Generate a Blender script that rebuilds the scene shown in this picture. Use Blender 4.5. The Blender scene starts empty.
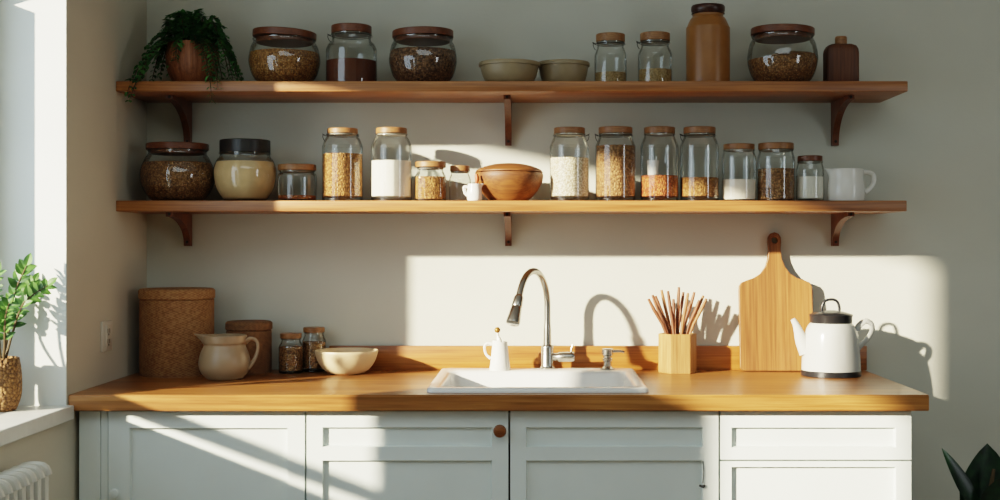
import bpy, bmesh, math, random
from mathutils import Vector, Matrix, Quaternion
random.seed(7)
PI = math.pi
F, CX, CY, CZ, BACK = 1272.0, 535.0, 244.0, 1.275, 3.8
SC = bpy.context.scene
COL = SC.collection

# ------------------------------------------------------------------ helpers
def X_(px, D): return (px - CX) * D / F
def Z_(py, D): return CZ - (py - CY) * D / F
def lin(h):
    h = h.lstrip('#'); o = []
    for i in (0, 2, 4):
        c = int(h[i:i+2], 16) / 255
        o.append(c / 12.92 if c <= .04045 else ((c + .055) / 1.055) ** 2.4)
    return (*o, 1.0)

def new_obj(name, me, mat=None, parent=None, loc=None):
    o = bpy.data.objects.new(name, me); COL.objects.link(o)
    if mat: me.materials.append(mat)
    if parent: o.parent = parent
    if loc is not None: o.location = loc
    return o

def obj(name, bm, mat, parent=None, loc=None, smooth=35):
    me = bpy.data.meshes.new(name)
    bmesh.ops.recalc_face_normals(bm, faces=bm.faces[:])
    bm.to_mesh(me); bm.free()
    if smooth:
        for p in me.polygons: p.use_smooth = True
        me.set_sharp_from_angle(angle=math.radians(smooth))
    return new_obj(name, me, mat, parent, loc)

def tag(o, label=None, cat=None, group=None, kind=None):
    if label: o['label'] = label
    if cat: o['category'] = cat
    if group: o['group'] = group
    if kind: o['kind'] = kind
    return o

def thing(name, label, cat, loc=(0, 0, 0), group=None, rz=0):
    o = bpy.data.objects.new(name, None); COL.objects.link(o)
    o.empty_display_size = .05
    o.location = loc; o.rotation_euler = (0, 0, rz)
    return tag(o, label, cat, group)

def struct(name, bm, mat, smooth=0):
    o = obj(name, bm, mat, smooth=smooth); o['kind'] = 'structure'; return o

def box(bm, x0, x1, y0, y1, z0, z1, bev=0):
    r = bmesh.ops.create_cube(bm, size=1)
    for v in r['verts']:
        v.co = Vector((x0 + (v.co.x + .5) * (x1 - x0), y0 + (v.co.y + .5) * (y1 - y0), z0 + (v.co.z + .5) * (z1 - z0)))
    if bev:
        es = list({e for v in r['verts'] for e in v.link_edges})
        bmesh.ops.bevel(bm, geom=es, offset=bev, segments=2, profile=.5, affect='EDGES')
    return bm

def lathe(bm, prof, seg=40, squash=1.0, sides=None):
    """revolve (r, z) pairs about the local Z axis"""
    rings = []
    for r, z in prof:
        if r < 1e-5:
            rings.append([bm.verts.new((0, 0, z))])
        else:
            rings.append([bm.verts.new((r * math.cos(2 * PI * i / seg), squash * r * math.sin(2 * PI * i / seg), z)) for i in range(seg)])
    for a, b in zip(rings, rings[1:]):
        if len(a) == 1 and len(b) == 1: continue
        for i in range(seg):
            j = (i + 1) % seg
            if len(a) == 1: bm.faces.new((a[0], b[j], b[i]))
            elif len(b) == 1: bm.faces.new((a[i], a[j], b[0]))
            else: bm.faces.new((a[i], a[j], b[j], b[i]))
    return bm

def smooth_prof(pts, n=6):
    out = []
    P = [pts[0]] + list(pts) + [pts[-1]]
    for i in range(1, len(P) - 2):
        for k in range(n):
            t = k / n
            out.append(tuple(cat(P[i-1][c], P[i][c], P[i+1][c], P[i+2][c], t) for c in range(len(pts[0]))))
    out.append(tuple(pts[-1]))
    return [(max(q[0], 0), q[1]) if len(q) == 2 else q for q in out]

def cat(a, b, c, d, t):
    return .5 * ((2*b) + (-a+c)*t + (2*a-5*b+4*c-d)*t*t + (-a+3*b-3*c+d)*t**3)

def tube(bm, pts, radii, seg=12, n=5, cap=True, flat=1.0):
    if n > 1:
        P = [pts[0]] + list(pts) + [pts[-1]]
        R = radii if isinstance(radii, (list, tuple)) else [radii] * len(pts)
        R = [R[0]] + list(R) + [R[-1]]
        q, rr = [], []
        for i in range(1, len(P) - 2):
            for k in range(n):
                t = k / n
                q.append(Vector([cat(P[i-1][c], P[i][c], P[i+1][c], P[i+2][c], t) for c in range(3)]))
                rr.append(R[i] + (R[i+1] - R[i]) * t)
        q.append(Vector(pts[-1])); rr.append(R[-2])
    else:
        q = [Vector(p) for p in pts]
        rr = list(radii) if isinstance(radii, (list, tuple)) else [radii] * len(q)
    up = None; rings = []
    for i, p in enumerate(q):
        t = (q[min(i+1, len(q)-1)] - q[max(i-1, 0)]).normalized()
        if up is None:
            up = t.orthogonal().normalized()
        up = (up - t * up.dot(t)).normalized()
        s = t.cross(up)
        rings.append([bm.verts.new(p + (up * math.cos(2*PI*k/seg) + s * flat * math.sin(2*PI*k/seg)) * rr[i]) for k in range(seg)])
    for a, b in zip(rings, rings[1:]):
        for k in range(seg):
            bm.faces.new((a[k], a[(k+1) % seg], b[(k+1) % seg], b[k]))
    if cap:
        bm.faces.new(rings[0][::-1]); bm.faces.new(rings[-1])
    return bm

def prism_yz(bm, poly, x0, x1):
    """extrude a (y, z) polygon along X"""
    a = [bm.verts.new((x0, y, z)) for y, z in poly]
    b = [bm.verts.new((x1, y, z)) for y, z in poly]
    bm.faces.new(a); bm.faces.new(b[::-1])
    n = len(poly)
    for i in range(n):
        bm.faces.new((a[i], b[i], b[(i+1) % n], a[(i+1) % n]))
    return bm

def rrect(x0, x1, y0, y1, r, n=6):
    out = []
    for cx, cy, a0 in ((x1-r, y1-r, 0), (x0+r, y1-r, PI/2), (x0+r, y0+r, PI), (x1-r, y0+r, 1.5*PI)):
        for k in range(n + 1):
            a = a0 + PI/2 * k / n
            out.append((cx + r*math.cos(a), cy + r*math.sin(a)))
    return out

def loops(bm, Ls, cap_first=False, cap_last=True):
    rings = [[bm.verts.new(p) for p in L] for L in Ls]
    n = len(rings[0])
    for a, b in zip(rings, rings[1:]):
        for i in range(n):
            bm.faces.new((a[i], a[(i+1) % n], b[(i+1) % n], b[i]))
    if cap_first: bm.faces.new(rings[0][::-1])
    if cap_last: bm.faces.new(rings[-1])
    return bm

def leaf(bm, base, d, nrm, L, W, cup=.15, n=4, tip=1.0):
    """a pointed oval leaf, midrib folded"""
    d = Vector(d).normalized(); nrm = Vector(nrm); nrm = (nrm - d * nrm.dot(d)).normalized(); s = d.cross(nrm)
    base = Vector(base); mid, lf, rt = [], [], []
    for k in range(n + 1):
        t = k / n
        w = W * .5 * math.sin(PI * min(1, t ** .75)) ** .8 if 0 < t < 1 else 0
        c = base + d * (L * t) - nrm * (cup * L * t * t)
        mid.append(bm.verts.new(c))
        if 0 < k < n:
            lf.append(bm.verts.new(c + s * w + nrm * w * .25)); rt.append(bm.verts.new(c - s * w + nrm * w * .25))
    bm.faces.new((mid[0], mid[1], lf[0])); bm.faces.new((mid[0], rt[0], mid[1]))
    for k in range(n - 2):
        bm.faces.new((mid[k+1], mid[k+2], lf[k+1], lf[k])); bm.faces.new((mid[k+1], rt[k], rt[k+1], mid[k+2]))
    bm.faces.new((mid[n-1], mid[n], lf[n-2])); bm.faces.new((mid[n-1], rt[n-2], mid[n]))

# ------------------------------------------------------------------ materials
def mat(name):
    m = bpy.data.materials.new(name); m.use_nodes = True
    nt = m.node_tree; nt.nodes.clear()
    out = nt.nodes.new('ShaderNodeOutputMaterial')
    return m, nt, out
def N(nt, t, **kw):
    n = nt.nodes.new(t)
    for k, v in kw.items():
        if k in n.inputs: n.inputs[k].default_value = v
        else: setattr(n, k, v)
    return n
def coords(nt, scale, kind='Object', rot=(0, 0, 0)):
    tc = N(nt, 'ShaderNodeTexCoord'); mp = N(nt, 'ShaderNodeMapping')
    mp.inputs['Scale'].default_value = scale; mp.inputs['Rotation'].default_value = rot
    nt.links.new(tc.outputs[kind], mp.inputs['Vector'])
    return mp.outputs['Vector']
def ramp(nt, fac, stops):
    r = N(nt, 'ShaderNodeValToRGB')
    el = r.color_ramp.elements
    while len(el) < len(stops): el.new(.5)
    for e, (p, c) in zip(el, stops): e.position = p; e.color = c
    nt.links.new(fac, r.inputs['Fac'])
    return r.outputs['Color']
def bump(nt, h, strength, dist=.01):
    b = N(nt, 'ShaderNodeBump', Strength=strength, Distance=dist)
    nt.links.new(h, b.inputs['Height'])
    return b.outputs['Normal']
def bsdf(nt, out, color=None, rough=.5, metal=0, normal=None, **kw):
    b = N(nt, 'ShaderNodeBsdfPrincipled')
    b.inputs['Roughness'].default_value = rough; b.inputs['Metallic'].default_value = metal
    for k, v in kw.items(): b.inputs[k.replace('_', ' ')].default_value = v
    if color is not None:
        if hasattr(color, 'is_linked'): nt.links.new(color, b.inputs['Base Color'])
        else: b.inputs['Base Color'].default_value = color
    if normal is not None: nt.links.new(normal, b.inputs['Normal'])
    nt.links.new(b.outputs[0], out.inputs['Surface'])
    return b
def mixc(nt, a, b, fac, mode='MULTIPLY'):
    m = N(nt, 'ShaderNodeMix', data_type='RGBA', blend_type=mode)
    m.inputs[0].default_value = fac if not hasattr(fac, 'is_linked') else 0
    if hasattr(fac, 'is_linked'): nt.links.new(fac, m.inputs[0])
    for i, c in ((6, a), (7, b)):
        if hasattr(c, 'is_linked'): nt.links.new(c, m.inputs[i])
        else: m.inputs[i].default_value = c
    return m.outputs[2]

def plain(name, c, rough=.5, metal=0, var=.06, scale=18, bmp=0, **kw):
    m, nt, out = mat(name)
    v = coords(nt, (scale,) * 3)
    nz = N(nt, 'ShaderNodeTexNoise', Scale=1.0, Detail=4.0); nt.links.new(v, nz.inputs['Vector'])
    c = lin(c)
    lo = tuple(x * (1 - var) for x in c[:3]) + (1,); hi = tuple(min(1, x * (1 + var)) for x in c[:3]) + (1,)
    col = ramp(nt, nz.outputs['Fac'], [(.3, lo), (.7, hi)])
    nrm = bump(nt, nz.outputs['Fac'], bmp, .004) if bmp else None
    bsdf(nt, out, col, rough, metal, nrm, **kw)
    return m

def wood(name, c1, c2, axis='X', rough=.45, scale=1.0, plank=None, kind='Object', rings=1.0):
    """grain runs along axis; plank = (axis index, width) tints separate staves"""
    m, nt, out = mat(name)
    s = {'X': (1.6, 22, 22), 'Y': (22, 1.6, 22), 'Z': (22, 22, 1.6)}[axis]
    v = coords(nt, tuple(q * scale for q in s), kind)
    n1 = N(nt, 'ShaderNodeTexNoise', Scale=1.0, Detail=5.0, Roughness=.6, Distortion=.6); nt.links.new(v, n1.inputs['Vector'])
    f = {'X': (5, 190, 190), 'Y': (190, 5, 190), 'Z': (190, 190, 5)}[axis]
    v2 = coords(nt, tuple(q * scale for q in f), kind)
    n2 = N(nt, 'ShaderNodeTexNoise', Scale=1.0, Detail=2.0); nt.links.new(v2, n2.inputs['Vector'])
    col = ramp(nt, n1.outputs['Fac'], [(.28, lin(c1)), (.72, lin(c2))])
    fib = ramp(nt, n2.outputs['Fac'], [(.32, (.55, .48, .40, 1)), (.6, (1, 1, 1, 1))])
    col = mixc(nt, col, fib, .75)
    if plank:
        tc = N(nt, 'ShaderNodeTexCoord'); sp = N(nt, 'ShaderNodeSeparateXYZ'); nt.links.new(tc.outputs[kind], sp.inputs[0])
        d = N(nt, 'ShaderNodeMath', operation='DIVIDE'); nt.links.new(sp.outputs[plank[0]], d.inputs[0]); d.inputs[1].default_value = plank[1]
        fl = N(nt, 'ShaderNodeMath', operation='FLOOR'); nt.links.new(d.outputs[0], fl.inputs[0])
        wn = N(nt, 'ShaderNodeTexWhiteNoise', noise_dimensions='1D'); nt.links.new(fl.outputs[0], wn.inputs['W'])
        tint = ramp(nt, wn.outputs['Value'], [(0, (.70, .65, .60, 1)), (1, (1.0, 1.0, 1.0, 1))])
        col = mixc(nt, col, tint, .8)
        fr = N(nt, 'ShaderNodeMath', operation='FRACT'); nt.links.new(d.outputs[0], fr.inputs[0])
        ed = ramp(nt, fr.outputs[0], [(0, (.6, .5, .42, 1)), (.03, (1, 1, 1, 1))])
        col = mixc(nt, col, ed, .6)
    bsdf(nt, out, col, rough, 0, bump(nt, n2.outputs['Fac'], .12, .002))
    return m

def grain(name, c1, c2, scale=230, c3=None, bstr=.8):
    m, nt, out = mat(name)
    v = coords(nt, (scale,) * 3)
    vo = N(nt, 'ShaderNodeTexVoronoi', Scale=1.0); nt.links.new(v, vo.inputs['Vector'])
    sp = N(nt, 'ShaderNodeSeparateColor'); nt.links.new(vo.outputs['Color'], sp.inputs[0])
    col = ramp(nt, sp.outputs[0], [(0, lin(c1)), (.6, lin(c2)), (1, lin(c3 or c2))])
    sh = ramp(nt, vo.outputs['Distance'], [(.25, (1, 1, 1, 1)), (.75, (.35, .3, .25, 1))])
    col = mixc(nt, col, sh, .8)
    inv = N(nt, 'ShaderNodeMath', operation='SUBTRACT'); inv.inputs[0].default_value = 1; nt.links.new(vo.outputs['Distance'], inv.inputs[1])
    bsdf(nt, out, col, .75, 0, bump(nt, inv.outputs[0], bstr, .004))
    return m

def glass(name, tint=(.955, .97, .96), edge=(.30, .34, .31), gloss=.085, rough=.03):
    """thin clear glass: transparent body, brighter reflections and darker body at grazing angles"""
    m, nt, out = mat(name)
    lw = N(nt, 'ShaderNodeLayerWeight', Blend=.25)
    col = ramp(nt, lw.outputs['Facing'], [(.0, (*tint, 1)), (.55, (*tint, 1)), (1, (*edge, 1))])
    tr = N(nt, 'ShaderNodeBsdfTransparent'); nt.links.new(col, tr.inputs['Color'])
    gl = N(nt, 'ShaderNodeBsdfGlossy'); gl.inputs['Roughness'].default_value = rough
    fr = N(nt, 'ShaderNodeMapRange'); fr.inputs['To Min'].default_value = gloss; fr.inputs['To Max'].default_value = .75
    lf = N(nt, 'ShaderNodeLayerWeight', Blend=.12)
    nt.links.new(lf.outputs['Fresnel'], fr.inputs['Value'])
    mx = N(nt, 'ShaderNodeMixShader')
    nt.links.new(fr.outputs[0], mx.inputs[0]); nt.links.new(tr.outputs[0], mx.inputs[1]); nt.links.new(gl.outputs[0], mx.inputs[2])
    nt.links.new(mx.outputs[0], out.inputs['Surface'])
    return m

def plaster(name, c, var=.05):
    m, nt, out = mat(name)
    v = coords(nt, (2.2, 2.2, 3.0)); n1 = N(nt, 'ShaderNodeTexNoise', Scale=1.0, Detail=6.0); nt.links.new(v, n1.inputs['Vector'])
    v2 = coords(nt, (60, 60, 150)); n2 = N(nt, 'ShaderNodeTexNoise', Scale=1.0, Detail=3.0); nt.links.new(v2, n2.inputs['Vector'])
    c = lin(c)
    col = ramp(nt, n1.outputs['Fac'], [(.3, tuple(x*(1-var) for x in c[:3])+(1,)), (.7, tuple(min(1, x*(1+var)) for x in c[:3])+(1,))])
    bsdf(nt, out, col, .85, 0, bump(nt, n2.outputs['Fac'], .10, .004))
    return m

def weave(name, c1, c2):
    m, nt, out = mat(name)
    tc = N(nt, 'ShaderNodeTexCoord'); sp = N(nt, 'ShaderNodeSeparateXYZ'); nt.links.new(tc.outputs['Object'], sp.inputs[0])
    at = N(nt, 'ShaderNodeMath', operation='ARCTAN2'); nt.links.new(sp.outputs[1], at.inputs[0]); nt.links.new(sp.outputs[0], at.inputs[1])
    a = N(nt, 'ShaderNodeMath', operation='MULTIPLY'); nt.links.new(at.outputs[0], a.inputs[0]); a.inputs[1].default_value = 40
    b = N(nt, 'ShaderNodeMath', operation='MULTIPLY'); nt.links.new(sp.outputs[2], b.inputs[0]); b.inputs[1].default_value = 900
    s1 = N(nt, 'ShaderNodeMath', operation='SINE'); nt.links.new(a.outputs[0], s1.inputs[0])
    s2 = N(nt, 'ShaderNodeMath', operation='SINE'); nt.links.new(b.outputs[0], s2.inputs[0])
    ad = N(nt, 'ShaderNodeMath', operation='MULTIPLY'); nt.links.new(s1.outputs[0], ad.inputs[0]); nt.links.new(s2.outputs[0], ad.inputs[1])
    v = coords(nt, (120,) * 3); nz = N(nt, 'ShaderNodeTexNoise', Scale=1.0, Detail=4.0); nt.links.new(v, nz.inputs['Vector'])
    mx = N(nt, 'ShaderNodeMath', operation='MULTIPLY_ADD'); nt.links.new(ad.outputs[0], mx.inputs[0]); mx.inputs[1].default_value = .16; nt.links.new(nz.outputs['Fac'], mx.inputs[2])
    col = ramp(nt, mx.outputs[0], [(.3, lin(c1)), (.7, lin(c2))])
    bsdf(nt, out, col, .9, 0, bump(nt, mx.outputs[0], .5, .004))
    return m

def leafmat(name, c1, c2, rough=.45):
    m, nt, out = mat(name)
    v = coords(nt, (35,) * 3); nz = N(nt, 'ShaderNodeTexNoise', Scale=1.0, Detail=2.0); nt.links.new(v, nz.inputs['Vector'])
    col = ramp(nt, nz.outputs['Fac'], [(.35, lin(c1)), (.65, lin(c2))])
    b = N(nt, 'ShaderNodeBsdfPrincipled'); b.inputs['Roughness'].default_value = rough; nt.links.new(col, b.inputs['Base Color'])
    t = N(nt, 'ShaderNodeBsdfTranslucent'); nt.links.new(col, t.inputs['Color'])
    mx = N(nt, 'ShaderNodeMixShader'); mx.inputs[0].default_value = .25
    nt.links.new(b.outputs[0], mx.inputs[1]); nt.links.new(t.outputs[0], mx.inputs[2]); nt.links.new(mx.outputs[0], out.inputs['Surface'])
    return m

M = dict(
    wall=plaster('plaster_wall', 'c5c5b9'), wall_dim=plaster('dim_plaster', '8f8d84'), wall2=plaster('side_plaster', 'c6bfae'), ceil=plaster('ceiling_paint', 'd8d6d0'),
    floor=wood('floor_wood', '9a8064', 'b89c7c', 'X', .5, .4, (1, .14)),
    reveal=plaster('window_paint', 'dde0dc'), sill=plain('sill_paint', 'd5d3cc', .4),
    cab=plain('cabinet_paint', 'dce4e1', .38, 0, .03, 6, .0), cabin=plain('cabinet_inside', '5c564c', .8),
    counter=wood('oak_worktop', '865128', 'bd8448', 'X', .33, 1, (1, .085)),
    splash=wood('oak_backsplash', '84491e', 'b57638', 'X', .4, 1),
    shelf=wood('oak_shelf', '87522a', 'b97f48', 'X', .42, 1),
    bracket=wood('bracket_wood', '5a3019', '7d4928', 'Z', .45, 1),
    lid=wood('lid_wood', '77502f', 'a5784c', 'X', .45, 2), lid_dark=wood('dark_lid_wood', '552d1a', '7d4a2a', 'X', .4, 2),
    board=wood('board_wood', '80502a', 'ab7440', 'Z', .45, 1, (0, .0365)),
    block=wood('pale_block_wood', '96683a', 'b4844e', 'Z', .55, 2),
    stick=wood('stick_wood', '5a2f1a', '8a4f2c', 'Z', .6, 2), stick2=wood('light_stick_wood', '7a4a2a', 'a8713f', 'Z', .6, 2),
    bowlwood=wood('bowl_wood', '5c3318', '8f5a2c', 'X', .55, 1.3), potwood=wood('dark_pot_wood', '774424', 'a2663c', 'Z', .5, 2),
    flask=wood('flask_wood', '4a2a16', '6e4022', 'Z', .5, 1.5),
    glass=glass('clear_glass'), glass_base=glass('thick_base_glass', (.55, .56, .52), (.25, .27, .25), .06), pane=glass('window_glass', (.97, .98, .98), (.9, .92, .92), .03, .0),
    metal=plain('brushed_steel', 'a9a6a0', .26, 1, .05, 60), wire=plain('dark_wire', '4a4744', .35, .9), screw=plain('screw_steel', '3a332c', .4, .8),
    white=plain('white_ceramic', 'e4e2db', .18, 0, .02), enamel=plain('white_enamel', 'bcbeba', .16, 0, .02), sink=plain('sink_porcelain', 'e9e8e4', .15, 0, .015),
    black=plain('black_enamel', '1c1d20', .3, 0, .1), blacklid=plain('black_cap', '201c1a', .4),
    stone=plain('grey_stoneware', '918062', .45, 0, .08, 30, .05), jug=plain('beige_stoneware', '9b856a', .32, 0, .08, 20), cream=plain('cream_ceramic', 'cbb28c', .35, 0, .05),
    cork=weave('cork_weave', '7e5636', 'a57c52'), cork_top=weave('cork_lid', '865c3a', 'ad8356'), cork2=weave('dark_cork_weave', '66452c', '86603e'),
    amber=plain('amber_glaze', '8f5f2e', .34, 0, .12, 25), brasscap=plain('dark_brown_cap', '3a1c10', .35, 0, .1),
    grain_gold=grain('golden_grain', '805224', 'b07a3c', 230, 'c89858', .8), grain_tan=grain('tan_grain', '764c26', 'a87848', 230, 'c49a66', .8),
    grain_pale=grain('pale_tan_grain', 'a08454', 'b89a68', 300, 'c8ac7c', .4), grain_brown=grain('brown_grain', '6e4826', 'a0703f', 220, 'b88c5c', .8), grain_orange=grain('orange_lentils', '8a3c14', 'b8642a', 220, 'd08844'),
    grain_oat=grain('pale_oats', 'c6b898', 'e2d7bf', 240, 'ece4d2', .4), seeds=grain('dark_seeds', '4a2e1c', '7c5636', 190, '9c7450'),
    cocoa=plain('brown_powder', '5a2c14', .9, 0, .15, 90, .3), flour=plain('white_flour', 'ece6d8', .9, 0, .03, 90, .2), creamy=plain('cream_powder', 'd9b988', .85, 0, .08, 40, .2),
    leaf_dark=leafmat('fern_leaf', '2a5a2e', '568c48'), leaf=leafmat('plant_leaf', '2a4d20', '557f34'), leaf_big=leafmat('rubber_leaf', '0c1f14', '1c3a22', .3),
    gasket=plain('rubber_gasket', '9a9488', .6), stem=plain('plant_stem', '4a3a20', .7), soil=plain('potting_soil', '2c2018', .95, 0, .3, 80, .5),
    rough_pot=grain('hammered_clay', '6a4826', '94693a', 150, 'a87c48', 1.0), plantpot=plain('grey_pot', '55504a', .7),
    socket=plain('socket_plastic', 'cfc8ba', .4), dark=plain('dark_slot', '1a1814', .7), rad=plain('radiator_enamel', 'c2bfb4', .35),
    knob=wood('knob_wood', '6e3d1c', '93592d', 'X', .35, 3), gold=plain('brass_knob', '8a5f2a', .35, .5), red=plain('red_wood_spoon', '9a4a24', .5),
)

# ------------------------------------------------------------------ room
XL = -1.16; YE = 3.153 - BACK; YN = 1.20 - BACK; ZS = CZ - .40     # left wall plane, window far edge, near edge, sill height
XR, YF, ZC, XF = 2.7, -6.2, 2.75, -1.36
def arch(y):                                                     # unseen head of the left window, its rake made up to shape the sun patches
    T = [(1.19, .94), (1.68, .94), (1.80, .92), (2.0, .90), (2.3, .87), (2.6, .82), (2.85, .768), (3.0, .715), (3.09, .66), (3.16, .60)]
    d = y + BACK
    for (a, za), (b, zb) in zip(T, T[1:]):
        if a <= d <= b: return CZ + za + (zb - za) * (d - a) / (b - a)
    return CZ + .6
bm = bmesh.new(); box(bm, XL - .4, XR + .2, 0, .15, 0, ZC); struct('wall_back', bm, M['wall'])
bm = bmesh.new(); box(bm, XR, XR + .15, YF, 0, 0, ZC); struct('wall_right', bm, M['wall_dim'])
bm = bmesh.new(); box(bm, XL - .4, XR + .2, YF - .15, YF, 0, ZC); struct('wall_front', bm, M['wall'])
bm = bmesh.new(); box(bm, XL - .4, XR + .2, YF - .15, .15, -.1, 0); struct('floor', bm, M['floor'])
bm = bmesh.new(); box(bm, XL - .4, XR + .2, YF - .15, .15, ZC, ZC + .1); struct('ceiling', bm, M['ceil'])
TH = .27
bm = bmesh.new()
NA = 28; ys = [YN + (YE - YN) * i / NA for i in range(NA + 1)]
prism_yz(bm, [(YE, 0), (0, 0), (0, ZC), (YE, ZC)], XL - TH, XL)
prism_yz(bm, [(YF, 0), (YN, 0), (YN, ZC), (YF, ZC)], XL - TH, XL)
prism_yz(bm, [(YN, 0), (YE, 0), (YE, ZS - .035), (YN, ZS - .035)], XL - TH, XL)
for a, b in zip(ys, ys[1:]):
    prism_yz(bm, [(a, arch(a)), (b, arch(b)), (b, ZC), (a, ZC)], XL - TH, XL)
wl = struct('wall_left', bm, M['wall2'])

# window in the left wall: frame, bars, sill and panes, plus added sun blockers
win = bpy.data.objects.new('window_1', None); COL.objects.link(win); win['kind'] = 'structure'
win.location = (XF, (YE + YN) / 2, ZS)
def wobj(name, bm, m, smooth=0):
    o = obj(name, bm, m, win, smooth=smooth); o.location = (-win.location[0], -win.location[1], -win.location[2]); return o
FW = .080
bm = bmesh.new()
box(bm, XF - .03, XF + .03, YE - FW, YE, ZS, arch(YE) + .001)
box(bm, XF - .03, XF + .03, YN, YN + FW, ZS, arch(YN) + .001)
box(bm, XF - .03, XF + .03, YN + FW, YE - FW, ZS, ZS + .03)
for a, b in zip(ys, ys[1:]):
    prism_yz(bm, [(a, arch(a) - .03), (b, arch(b) - .03), (b, arch(b)), (a, arch(a))], XF - .03, XF + .03)
wobj('window_frame', bm, M['reveal'])
bm = bmesh.new()
zb = CZ - .296
box(bm, XF - .016, XF + .016, YN + FW, YE - FW, zb, zb + .036)
wobj('window_bar', bm, M['reveal'])
bm = bmesh.new(); box(bm, XF + .032, XF + .050, 1.745 - BACK, 2.45 - BACK, ZS + .001, CZ + .25, .003); wobj('added_low_sun_blocker', bm, M['reveal'])  # added unseen panel, keeps sun off the counter front and sink cabinet
bm = bmesh.new(); box(bm, XF + .034, XF + .038, YN + .01, 1.745 - BACK, CZ + .45, CZ + .93); tube(bm, [(XF + .036, YN + .01, CZ + .445), (XF + .036, 1.745 - BACK, CZ + .445)], .012, 12, 1); wobj('added_high_sun_blocker', bm, M['reveal'])  # added unseen sheet and roll, cuts the right edge of the wall's sun patch
bm = bmesh.new()
a = [(YN + .02, ZS + .01), (YE - .02, ZS + .01)] + [(y, arch(y) - .012) for y in ys[::-1] if YN + .02 < y < YE - .02]
vs = [bm.verts.new((XF, y, z)) for y, z in a]; bm.faces.new(vs)
wobj('pane', bm, M['pane'])
bm = bmesh.new(); box(bm, XL - TH, XL + .016, YN - .04, YE + .006, ZS - .035, ZS, .003); wobj('window_sill', bm, M['sill'])
bm = bmesh.new(); box(bm, XL - TH + .002, XL - .001, YE - .004, YE - .0005, ZS, arch(YE))
wobj('reveal_panel', bm, M['reveal'])

# ------------------------------------------------------------------ shelves
def shelf(name, label, zt, zb, xr, post_bottom, lab):
    t = thing(name, label, 'shelf', (0, 0, zb), 'open wall shelves')
    bm = bmesh.new(); box(bm, XL + .001, xr, -.283, -.001, 0, zt - zb, .0025); obj('board', bm, M['shelf'], t)
    h = zb - post_bottom
    for px in (189, 508.5, 834):
        bx = X_(px, BACK)
        dep, pw = .205, .022
        poly = [(-.001, 0), (-.001, -h), (-pw, -h)]
        # concave quarter curve from the foot of the post to the tip of the arm
        for k in range(13):
            a = PI / 2 * k / 12
            poly.append((-pw - (dep - pw) * (1 - math.cos(a)), -h * .93 + (h * .93 - .012) * math.sin(a)))
        poly += [(-dep, 0)]
        bm = bmesh.new(); prism_yz(bm, poly, bx - .0095, bx + .0095)
        br = obj('bracket', bm, M['bracket'], t, smooth=30)
        for (yy, zz, hor) in ((-pw - .001, -h + .012, 1), (-dep + .02, -.0125, 0)):
            bm = bmesh.new(); lathe(bm, [(0, .002), (.0035, .0018), (.0045, 0), (0, 0)], 12)
            for v in bm.verts: v.co = (Matrix.Rotation(PI/2, 3, 'X') if hor else Matrix.Rotation(PI/2, 3, 'X')) @ v.co
            s = obj('screw', bm, M['screw'], br, (bx, yy if hor else -dep - .0005, zz if hor else -.006))
    return t
ZU, ZL = CZ + .4507, CZ + .1203
shelf('wall_shelf', 'upper long oak shelf on three dark brackets, holding the trailing fern', ZU, CZ + .4216, X_(908, 3.517), Z_(146, BACK), 0)
shelf('wall_shelf', 'lower long oak shelf on three short brackets, holding tall jars and white creamer', ZL, CZ + .0899, X_(907, 3.517), Z_(246, BACK), 0)

# ------------------------------------------------------------------ jars
DJ = 3.65
GJU, GJL, GJC = 'glass jars on the upper shelf', 'glass jars on the lower shelf', 'small spice jars on the worktop'
def pr(pts, D, bz, k=.6):
    out = []
    for hw, y in pts:
        r = hw * D / F
        if y == 'B': out.append((r, 0.0)); continue
        out.append((r, max(0.0, Z_(y, D - k * r) - bz)))
    return out

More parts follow.
